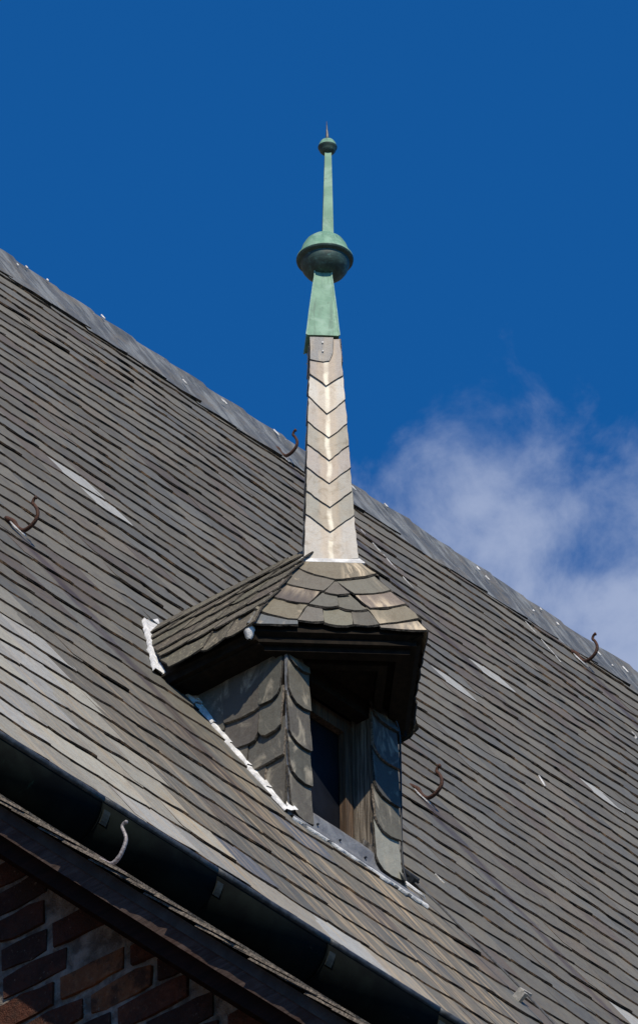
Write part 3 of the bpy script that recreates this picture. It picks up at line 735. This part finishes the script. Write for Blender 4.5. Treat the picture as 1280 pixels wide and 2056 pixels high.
# valley lead where each side roof dies into the main roof
VAL = [(-.02, 1.80), (.10, 1.88), (-.05, 1.52), (-.20, 1.24), (-.135, 1.262), (-.08, 1.335), (-.134, 1.250), (-.300, 1.04), (-.375, .985), (-.430, 1.055), (-.370, 1.15), (-.245, 1.365), (-.112, 1.624)]
def valley(sg):
    m = MB(); base = MB()
    n = 16; vs = []
    for i in range(n + 1):
        t = i / n; ui = -.045 - .40 * t; vi = 1.80 - .80 * t; w = noise.noise(Vector((t * 9, sg, 5)))
        du = .075 + .04 * t + w * .022
        vs += [tuple(roofP(sg * (ui + .10 + .02 * t), vi + .05, .045)), tuple(roofP(sg * (ui + .05), vi + .015, .034 + w * .008)), tuple(roofP(sg * (ui + .01), vi - .01, .030 - w * .006)), tuple(roofP(sg * (ui - du + .05), vi - .035 + w * .01, .036)), tuple(roofP(sg * (ui - du + .047), vi - .038 + w * .01, .02))]
    m.shared(vs, [(i * 5 + q, i * 5 + q + 1, i * 5 + 6 + q, i * 5 + 5 + q) for i in range(n) for q in range(4)])
    vf = part(m, 'valley_flashing', M['lead'], dormer, True)
    m = MB(); pts = [(-.46, 1.03, .03), (-.44, .96, .035), (-.38, .95, .04), (-.30, 1.0, .05), (-.22, 1.10, .075), (-.15, 1.22, .09), (-.17, 1.27, .085), (-.25, 1.20, .06), (-.34, 1.13, .04), (-.41, 1.10, .035)]
    P = [roofP(sg * a, b, c + .01 * rd.random()) for a, b, c in pts]; c0 = roofP(sg * -.30, 1.10, .062)
    b = P + [c0] + [p + Vector((0, .012, -.012)) for p in P]; N = len(P)
    m.shared(b, [(i, (i + 1) % N, N) for i in range(N)] + [(i, N + 1 + i, N + 1 + (i + 1) % N, (i + 1) % N) for i in range(N)]); sub(m, 'lead_tail', M['lead'], vf, True)
valley(-1); valley(1)

# side roofs (eave to ridge) ; surface parameter: a = y along the eave, z = height
def side_roof(sg):
    m = MB(); zs = [-.02, .083, .178, .265, .353, .41, .46, .55, .636]
    vs = []
    for z in zs:
        yb_ = YW + (z - ZB) / math.tan(ALPHA); x = sg * (RR(z) - .012)
        vs += [(x, .0, z), (x, yb_, z)]
    for z in zs:
        yb_ = YW + (z - ZB) / math.tan(ALPHA); x = sg * max(0, RR(z) - .045)
        vs += [(x, .0, z - .03), (x, yb_, z - .03)]
    n = len(zs)
    fs = [(2 * i, 2 * i + 1, 2 * i + 3, 2 * i + 2) for i in range(n - 1)] + [(2 * n + 2 * i, 2 * n + 2 * i + 2, 2 * n + 2 * i + 3, 2 * n + 2 * i + 1) for i in range(n - 1)]
    fs += [(0, 2 * n, 2 * n + 1, 1)]
    m.shared(vs, fs); sr = part(m, 'side_roof', M['wood_dark'], dormer)
    def sf(a, b, h):
        x = RR(b); dx = (RR(b - .03) - RR(b + .03)) / .06 if b < .6 else .9
        L = math.hypot(1, dx); return Vector((sg * (x + h / L - (0 if b <= .636 else (b - .636) * -.2)), a, b + h * dx / L))
    bots = [-.028, .088, .196, .300, .400, .497]
    for i, zb_ in enumerate(bots):
        zt_ = min((bots[i + 1] if i < 5 else .64) + .035, .645)
        a = -.035 + RR(zb_) * 0.0; a = 0.0
        yend = YW + (zb_ + .02 - ZB) / math.tan(ALPHA) - .075 + .08 * max(0, zb_) / .5
        y = -.012; first = True
        wmean = .135 if i < 5 else .24
        y = y - rd.uniform(0, .04) * 0
        while y < yend - .01:
            w = wmean * rd.uniform(.85, 1.2)
            if y + w > yend - .04: w = yend - y
            o = rd.uniform(-.006, .006) + .006
            y2 = y + w; topend = YW + (zt_ - ZB) / math.tan(ALPHA) - .075 + .08 * max(0, zt_) / .5
            hang = (y2 >= yend - .001)
            poly = [(y - .015, zb_ + .012 + o), (y + .004, zb_ + .006 + o), (y + w * .25, zb_ - .003 + o), (y + w * .6, zb_ - .007 + o), (y2 - .022, zb_ - .002 + o), (y2 - .006, zb_ + .010 + o), (y2, zb_ + .026 + o),
                    (topend if hang else y2, zt_), (y - .015, zt_)]
            mb = MB(); H = zt_ - zb_; kk = rd.uniform(0, .003)
            tn = dtone((.118, .108, .086), .17)
            slate(mb, poly, sf, lambda p, q: .002 + kk + .012 * (zt_ - q) / H + .0025 * (1 - (p - y) / w), .0055, chip=.002, step=.03, cham=.004, tint=tn, rnd=rd, uvo=(i * .3, 0))
            sub(mb, 'slate', [M['side'], M['edge_grey']], sr)
            y = y2
    return sr
side_roof(-1); side_roof(1)
m = MB(); tube(m, [(0, .10, .642), (0, .5, .645), (0, .925, .640)], .012, 6); part(m, 'ridge_roll', M['side'], dormer)
# eave boarding under the side roofs
for sg in (-1, 1):
    m = MB(); poly = [(sg * .455, -.0, -.030), (sg * .455, .47, -.030), (sg * .30, .47, -.078), (sg * .30, -.0, -.078)]
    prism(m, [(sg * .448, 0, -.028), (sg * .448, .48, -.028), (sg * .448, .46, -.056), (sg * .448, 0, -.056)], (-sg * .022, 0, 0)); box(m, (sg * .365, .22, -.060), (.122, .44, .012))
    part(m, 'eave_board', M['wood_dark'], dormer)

# prow (hip) roofs: two faces meeting over the axis
HIP = dict(
r5r=[(.746, .004), (.993, .052), (1.012, -.022), (.93, -.026), (.864, -.022), (.75, -.014)],
r5l=[(-.02, .075), (.088, .055), (.262, .022), (.262, -.012), (.159, -.016), (.05, -.016), (-.03, -.010)],
d3c=[(.595, .11), (.696, .11), (.745, .003), (.70, -.008), (.67, -.011), (.594, -.004)],
d3a=[(.310, .125), (.405, .12), (.417, .010), (.38, .003), (.349, .001), (.264, .010)],
d3b=[(.405, .125), (.600, .125), (.590, .000), (.55, -.009), (.497, -.009), (.45, -.003), (.422, .006)],
r4r=[(.70, .12), (1.0, .165), (1.004, .051), (.93, .033), (.857, .017), (.746, .005)],
r4l=[(-.02, .20), (.31, .15), (.262, .017), (.20, .020), (.15, .030), (.06, .050), (-.022, .078)],
d2a=[(.405, .235), (.517, .21), (.513, .108), (.47, .097), (.429, .095), (.313, .115)],
d2b=[(.515, .22), (.625, .225), (.695, .096), (.65, .084), (.609, .081), (.56, .090), (.514, .110)],
r3r=[(.655, .23), (1.0, .27), (1.006, .147), (.93, .128), (.843, .113), (.721, .101)],
r3l=[(-.02, .305), (.395, .245), (.308, .123), (.23, .128), (.159, .140), (.06, .162), (-.024, .186)],
d1=[(.511, .315), (.520, .315), (.620, .206), (.57, .196), (.519, .190), (.46, .200), (.413, .213)],
r2r=[(.50, .33), (.97, .38), (1.004, .247), (.92, .230), (.819, .215), (.73, .207), (.661, .208)],
r2l=[(-.02, .43), (.465, .33), (.512, .304), (.404, .220), (.30, .230), (.213, .243), (.10, .262), (-.022, .282)],
r1=[(-.01, .455), (.99, .455), (1.01, .358), (.85, .335), (.70, .318), (.589, .304), (.52, .303), (.468, .309), (.30, .335), (.12, .372), (-.03, .405)])
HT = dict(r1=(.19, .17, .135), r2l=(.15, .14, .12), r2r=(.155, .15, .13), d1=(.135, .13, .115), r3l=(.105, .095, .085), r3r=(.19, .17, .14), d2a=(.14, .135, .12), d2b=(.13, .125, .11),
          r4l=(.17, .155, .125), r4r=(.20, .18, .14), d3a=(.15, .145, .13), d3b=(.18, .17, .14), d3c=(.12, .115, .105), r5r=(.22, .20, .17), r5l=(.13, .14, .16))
def hip_roof(sg):
    def hf(a, b, h):
        r = RR(b) if b <= .47 else .157
        x = -r * (1 - a); y = -r * a; nz = .55; nn = math.sqrt(.5)
        P = Vector((x, y, b)) + Vector((-nn, -nn, .68)).normalized() * h
        return Vector((P.x, P.y, P.z)) if sg < 0 else Vector((-P.x, P.y, P.z))
    m = MB(); zs = [-.02, .083, .178, .265, .353, .41, .466]; vs = []
    for z in zs: vs += [hf(0, z, -.006), hf(1, z, -.006)]
    for z in zs: vs += [hf(0, z, -.04) + Vector((0, 0.02, 0)), hf(1, z, -.04) + Vector((0, .02, 0))]
    n = len(zs); m.shared(vs, [(2 * i, 2 * i + 1, 2 * i + 3, 2 * i + 2) for i in range(n - 1)] + [(2 * n + 2 * i, 2 * n + 2 * i + 2, 2 * n + 2 * i + 3, 2 * n + 2 * i + 1) for i in range(n - 1)] + [(0, 2 * n, 2 * n + 1, 1)])
    hr = part(m, 'hip_roof', M['wood_dark'], dormer)
    for i, (k, poly) in enumerate(HIP.items()):
        zt_ = max(p[1] for p in poly); zb_ = min(p[1] for p in poly); H = zt_ - zb_
        o = .0012 * (i % 4)
        sx = .5
        hh = lambda a, b: .001 + o + .013 * (zt_ - b) / H
        mb = MB(); rr = rd
        # densify in metric-like units: a is a fraction of the face width
        P2 = []
        nP = len(poly)
        for q in range(nP):
            a0, b0 = poly[q]; a1, b1 = poly[(q + 1) % nP]; d = math.hypot((a1 - a0) * RR((b0 + b1) / 2) * 1.41, b1 - b0); kk = max(1, int(d / .028))
            for j in range(kk):
                t = j / kk; P2.append((a0 + (a1 - a0) * t + rr.uniform(-.003, .003), b0 + (b1 - b0) * t + rr.uniform(-.0018, .0018)))
        top = [hf(a, b, hh(a, b) + .007) for a, b in P2]
        ca_ = sum(p[0] for p in P2) / len(P2); cb_2 = sum(p[1] for p in P2) / len(P2); bot = []
        for a, b in P2:
            bot.append(hf(a + (.006 if a > ca_ else -.006) * rr.uniform(.2, 1), b + (.001 if b > cb_2 else -.004 * rr.uniform(.3, 1.2)), hh(a, b)))
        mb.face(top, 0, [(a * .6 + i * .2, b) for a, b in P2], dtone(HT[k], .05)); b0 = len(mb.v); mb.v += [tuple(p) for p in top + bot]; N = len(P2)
        for q in range(N):
            j = (q + 1) % N; mb.f.append((b0 + q, b0 + N + q, b0 + N + j, b0 + j)); mb.m.append(1); mb.uv.append([(0, 0)] * 4); mb.t.append((1, 1, 1))
        sub(mb, 'slate', [M['hip'], M['edge_grey']], hr)
    # eave boards, stepped inwards
    m = MB()
    def ln(d, z0, z1, wd):
        A = Vector((-d, .0, z0)); C = Vector((0, -d, z0)); inn = Vector((.7071, .7071, 0)) * wd
        prism(m, [A, C, C + Vector((0, wd * 1.41, 0)), A + Vector((wd * 1.41, 0, 0))], (0, 0, z1 - z0))
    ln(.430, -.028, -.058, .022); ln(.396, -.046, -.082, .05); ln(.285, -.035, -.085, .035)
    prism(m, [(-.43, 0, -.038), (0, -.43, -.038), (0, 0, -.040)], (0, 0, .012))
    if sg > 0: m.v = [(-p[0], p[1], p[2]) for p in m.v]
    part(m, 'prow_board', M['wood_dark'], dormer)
hip_roof(-1); hip_roof(1)
# lead tip turned down at the eave corner
m = MB(); lathe(m, [(.010, .014), (.021, .006), (.024, -.008), (.019, -.022), (.015, -.038), (.006, -.048)], (-.464, .016, -.010), 10)
part(m, 'corner_lead', M['lead'], dormer, True)

# spire
def QQ(z): return .146 + (.0815 - .146) * (z - .483) / (1.582 - .483)
m = MB(); z0, z1 = .44, 1.585; q0, q1 = QQ(z0) - .012, QQ(z1) - .012
vs = [(-q0, 0, z0), (0, -q0, z0), (q0, 0, z0), (0, q0, z0), (-q1, 0, z1), (0, -q1, z1), (q1, 0, z1), (0, q1, z1)]
m.shared(vs, [(0, 1, 5, 4), (1, 2, 6, 5), (2, 3, 7, 6), (3, 0, 4, 7), (4, 5, 6, 7), (3, 2, 1, 0)]); spire = part(m, 'spire', M['wood_dark'], dormer)
TIPS = [(.478, .478, .470), (.698, .610, .698), (.812, .731, .817), (.930, .848, .932), (1.043, .962, 1.042), (1.156, 1.075, 1.150), (1.282, 1.193, 1.270), (1.392, 1.332, 1.388)]
for f in range(4):
    rot = Matrix.Rotation(math.pi / 2 * f, 3, 'Z')
    def sf(a, b, h, rot=rot):
        q = QQ(b); ed = 1.0
        P = Vector((-q, 0, b)).lerp(Vector((0, -q, b)), (a / (q * 1.414)) + .5) + Vector((-.7071, -.7071, .03)) * h
        return rot @ P
    for i, (zl, zc, zr) in enumerate(TIPS):
        zt_ = (TIPS[i + 1][0] + .02) if i < 7 else 1.575
        hw = QQ(zl) * .7071 + rd.uniform(-.0015, .0020); hwt = QQ(zt_) * .7071
        if f: hw -= .005; hwt -= .005
        if i == 0: poly = [(-hw, zl + .006), (-hw * .6, zl - .004), (0, zl - .008), (hw * .6, zl - .004), (hw, zl + .004), (hwt, zt_), (-hwt, zt_)]
        else: poly = [(-hw, zl), (-hw * .5, (zl + zc) / 2 + rd.uniform(-.004, .004)), (rd.uniform(-.004, .004), zc), (hw * .5, (zr + zc) / 2 + rd.uniform(-.004, .004)), (hw, zr), (hwt, zt_), (-hwt, zt_)]
        H = zt_ - zc
        mb = MB(); tn = dtone([tuple(q_ * .88 for q_ in c_) for c_ in [(.54, .52, .475), (.42, .40, .36), (.48, .46, .415), (.44, .42, .38), (.42, .40, .365), (.50, .475, .43), (.62, .60, .55), (.44, .41, .37)]][i], .07)
        slate(mb, poly, sf, lambda a, b: (-.006 + .012 * (zt_ - b) / H) if f == 0 else (-.010 + .009 * (zt_ - b) / H), .0055, chip=.0018, step=.018, cham=.0018, tint=tn, rnd=rd)
        o = sub(mb, 'slate', [M['spire'], M['edge_pale']], spire)
    mb = MB(); hw = QQ(1.5) * .7071
    slate(mb, [(-hw, 1.462), (-hw * .2, 1.452), (hw * .22, 1.458), (hw * .45, 1.50), (hw * .5, 1.574), (-hw, 1.574)], sf, lambda a, b: .0070 if f == 0 else .0, .0035, chip=.001, step=.02, cham=.002, tint=(.30, .30, .30), rnd=rd)
    sub(mb, 'slate', [M['hip'], M['edge_pale']], spire)
    for zn in (1.545, 1.502):
        mb = MB(); c = sf(-.012, zn, .012 if f == 0 else .005); tube(mb, [c, c + rot @ Vector((-.003, -.003, 0))], .0035, 6); sub(mb, 'nail', M['lead'], spire)
m = MB(); vs = []; 
for z, q in ((.487, .147), (.483, .158), (.470, .168), (.458, .179), (.450, .183), (.444, .172)): vs += [(-q, 0, z), (0, -q, z + .0), (q, 0, z), (0, q, z)]
m.shared(vs, [(4 * i + j, 4 * i + (j + 1) % 4, 4 * i + 4 + (j + 1) % 4, 4 * i + 4 + j) for i in range(5) for j in range(4)])
part(m, 'lead_collar', M['lead'], dormer)

# copper finial
def sq(mb, sec, off=(0, 0)):
    vs = []
    for q, z in sec: 
        k = (z - 2.085) / .42; ox = .0145 + .006 * k; oy = -.017 - .006 * k
        vs += [(-q + ox, oy, z), (ox, -q + oy, z), (q + ox, oy, z), (ox, q + oy, z)]
    n = len(sec); mb.shared(vs, [(4 * i + j, 4 * i + (j + 1) % 4, 4 * i + 4 + (j + 1) % 4, 4 * i + 4 + j) for i in range(n - 1) for j in range(4)] + [(3, 2, 1, 0)])
m = MB(); secs = [(.0905, 1.588), (.0895, 1.600), (.086, 1.62), (.0765, 1.70), (.065, 1.78), (.055, 1.85), (.047, 1.895), (.046, 1.945)]
vs = []
for q, z in secs:
    k = (1.93 - z) / .34 * .009; ox, oy = -k * .7, k * .75
    for t in ((-1, 0), (-.5, -.5), (0, -1), (.5, -.5), (1, 0), (.5, .5), (0, 1), (-.5, .5)): vs.append((t[0] * q + ox, t[1] * q + oy, z + noise.noise(Vector((t[0] * 3, t[1] * 3, z * 9))) * .004))
m.shared(vs, [(8 * i + j, 8 * i + (j + 1) % 8, 8 * i + 8 + (j + 1) % 8, 8 * i + 8 + j) for i in range(len(secs) - 1) for j in range(8)] + [tuple(range(7, -1, -1))])

arr = [[(-q - (1.93 - z) / .34 * .0063 - .001, (1.93 - z) / .34 * .0068, z) for q, z in secs], [(-(1.93 - z) / .34 * .0063, -q + (1.93 - z) / .34 * .0068 - .001, z) for q, z in secs],
       [(q - (1.93 - z) / .34 * .0063 + .001, (1.93 - z) / .34 * .0068, z) for q, z in secs], [(-(1.93 - z) / .34 * .0063, q + (1.93 - z) / .34 * .0068 + .001, z) for q, z in secs]]
finial = part(m, 'finial', M['copper'], dormer); finial['label'] = 'green copper finial with flared foot, two balls and a spike'
for a_ in arr:
    m = MB(); tube(m, a_, .0032, 6); sub(m, 'folded_seam', M['copper_edge'], finial)
FC = (.0065, -.008, 2.013)
m = MB(); lathe(m, [(.0, .104), (.030, .101), (.055, .091), (.075, .073), (.088, .050), (.095, .028), (.101, .010), (.1115, -.002), (.1135, -.010)], FC, 56); sub(m, 'copper_dome', M['copper'], finial, True)
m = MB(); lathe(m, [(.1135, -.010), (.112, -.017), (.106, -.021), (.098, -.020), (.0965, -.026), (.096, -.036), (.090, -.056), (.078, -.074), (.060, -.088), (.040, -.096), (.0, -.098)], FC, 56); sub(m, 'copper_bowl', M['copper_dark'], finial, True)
m = MB(); sq(m, [(.0335, 2.095), (.0315, 2.11), (.0185, 2.525)]); sub(m, 'copper_shaft', M['copper'], finial)
F2 = (.020, -.023, 2.562)
m = MB(); lathe(m, [(.0, .036), (.015, .034), (.026, .026), (.033, .014), (.036, .004), (.0385, -.001)], F2, 32); sub(m, 'copper_dome', M['copper'], finial, True)
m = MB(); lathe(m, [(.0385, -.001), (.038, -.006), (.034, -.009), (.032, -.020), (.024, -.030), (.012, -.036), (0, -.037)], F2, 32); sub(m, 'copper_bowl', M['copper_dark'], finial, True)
m = MB(); tube(m, [(.020, -.023, 2.585), (.020, -.023, 2.62), (.0195, -.022, 2.655), (.019, -.022, 2.690)], [.0088, .0062, .0028, .0008], 8); sub(m, 'spike', M['cable'], finial, True)

# ------------------------------------------------------------------ conductor and stay cable
cable = tag(empty('lightning_conductor', (0, 0, ZB)), 'thin lightning conductor dropping beside the turret wall and running down the slates', 'cable')
m = MB(); tube(m, smoothline([(.300, YW - .03, -.085), (.322, YW - .022, -.10), (.338, YW - .018, -.16), (.338, YW - .016, -.45), (.339, YW - .014, -.70), (.352, YW - .02, -.80)], 4), .0042, 6); part(m, 'vertical_rod', M['pipe'], cable)
def on(u, v, h): return deckpt(u, v, h)
m = MB(); tube(m, [on(.395, .10, .045), on(.455, -.10, .052), on(.505, -.40, .055), on(.553, -.686, .058), on(.60, -1.0, .056), on(.70, -1.58, .05)], .0042, 6); part(m, 'stay_wire', M['cable'], cable)
m = MB(); c = on(.553, -.686, .050); ax = (Vector((1, 0, 0)), Vector((0, CA, SA)), Vector((0, -SA, CA)))
box(m, c, (.034, .026, .03), ax, jit=.003); box(m, on(.540, -.70, .035), (.018, .05, .05), ax, jit=.003); box(m, on(.575, -.694, .06), (.02, .018, .016), ax, jit=.002); part(m, 'clamp', M['clamp'], cable)
m = MB(); box(m, on(.41, .07, .04), (.03, .05, .04), ax, jit=.004); tube(m, [on(.385, .12, .05), on(.42, .05, .06)], .01, 6); part(m, 'holder', M['pipe'], cable)

# ------------------------------------------------------------------ iron roof hooks
HP = [(0, 0), (.010, -.020), (.026, -.046), (.054, -.068), (.090, -.064), (.119, -.043), (.126, -.012), (.112, .022), (.100, .040), (.108, .058), (.122, .060)]
def hook(u, v, label, k, mats=('iron', 'iron'), pts=HP, sc=1.0, base=None, dz=0.03):
    root = tag(empty('roof_hook', tuple(base or deckpt(u, v, dz))), label, 'hook', 'iron hooks fixed to the roof slopes')
    o = root.location
    P = smoothline([(o.x, o.y - a * sc, o.z + b * sc) for a, b in [(-.04, .035)] + list(pts)], 4)
    n = len(P); rad = [.0105 * sc * (1 - .45 * (i / n)) for i in range(n)]; rad[-3] = rad[-2] = .0085 * sc; rad[-1] = .004 * sc
    m = MB(); tube(m, P, rad, 8); part(m, 'hook_iron', M[mats[0]], root, True)
    m = MB()
    if base is None:
        c = deckpt(u + .012, v - .05, .034); ax_ = (Vector((1, 0, 0)), Vector((0, CA, SA)), Vector((0, -SA, CA)))
        vs = [deckpt(u - .008, v + .01, .020), deckpt(u - .022, v - .04, .022), deckpt(u - .004, v - .10, .026), deckpt(u + .010, v - .11, .026), deckpt(u + .014, v - .03, .022)]
        prism(m, vs, (0, -.003, .003))
        part(m, 'lead_slip', M['lead'], root)
    return root
hook(*HOOKS[0], 'rusty iron roof hook near the left edge, above the pale slates', 0)
hook(*HOOKS[1], 'rusty iron roof hook just left of the spire, touching the ridge lead', 1, sc=.88)
hook(*HOOKS[2], 'rusty iron roof hook on the slope to the right of the dormer window', 2)
hook(*HOOKS[3], 'rusty iron roof hook on the ridge lead at the right, against the cloud', 3, sc=.95)
HW = [(0, 0), (.020, -.012), (.040, -.012), (.066, .004), (.088, .035), (.100, .070), (.090, .108), (.080, .135), (.092, .150), (.106, .146)]
hook(0, 0, 'worn grey iron hook standing up in front of the black gutter', 4, ('iron_tip', 'iron_tip'), HW, .86, vergeP(VX + .08, .575, .012))
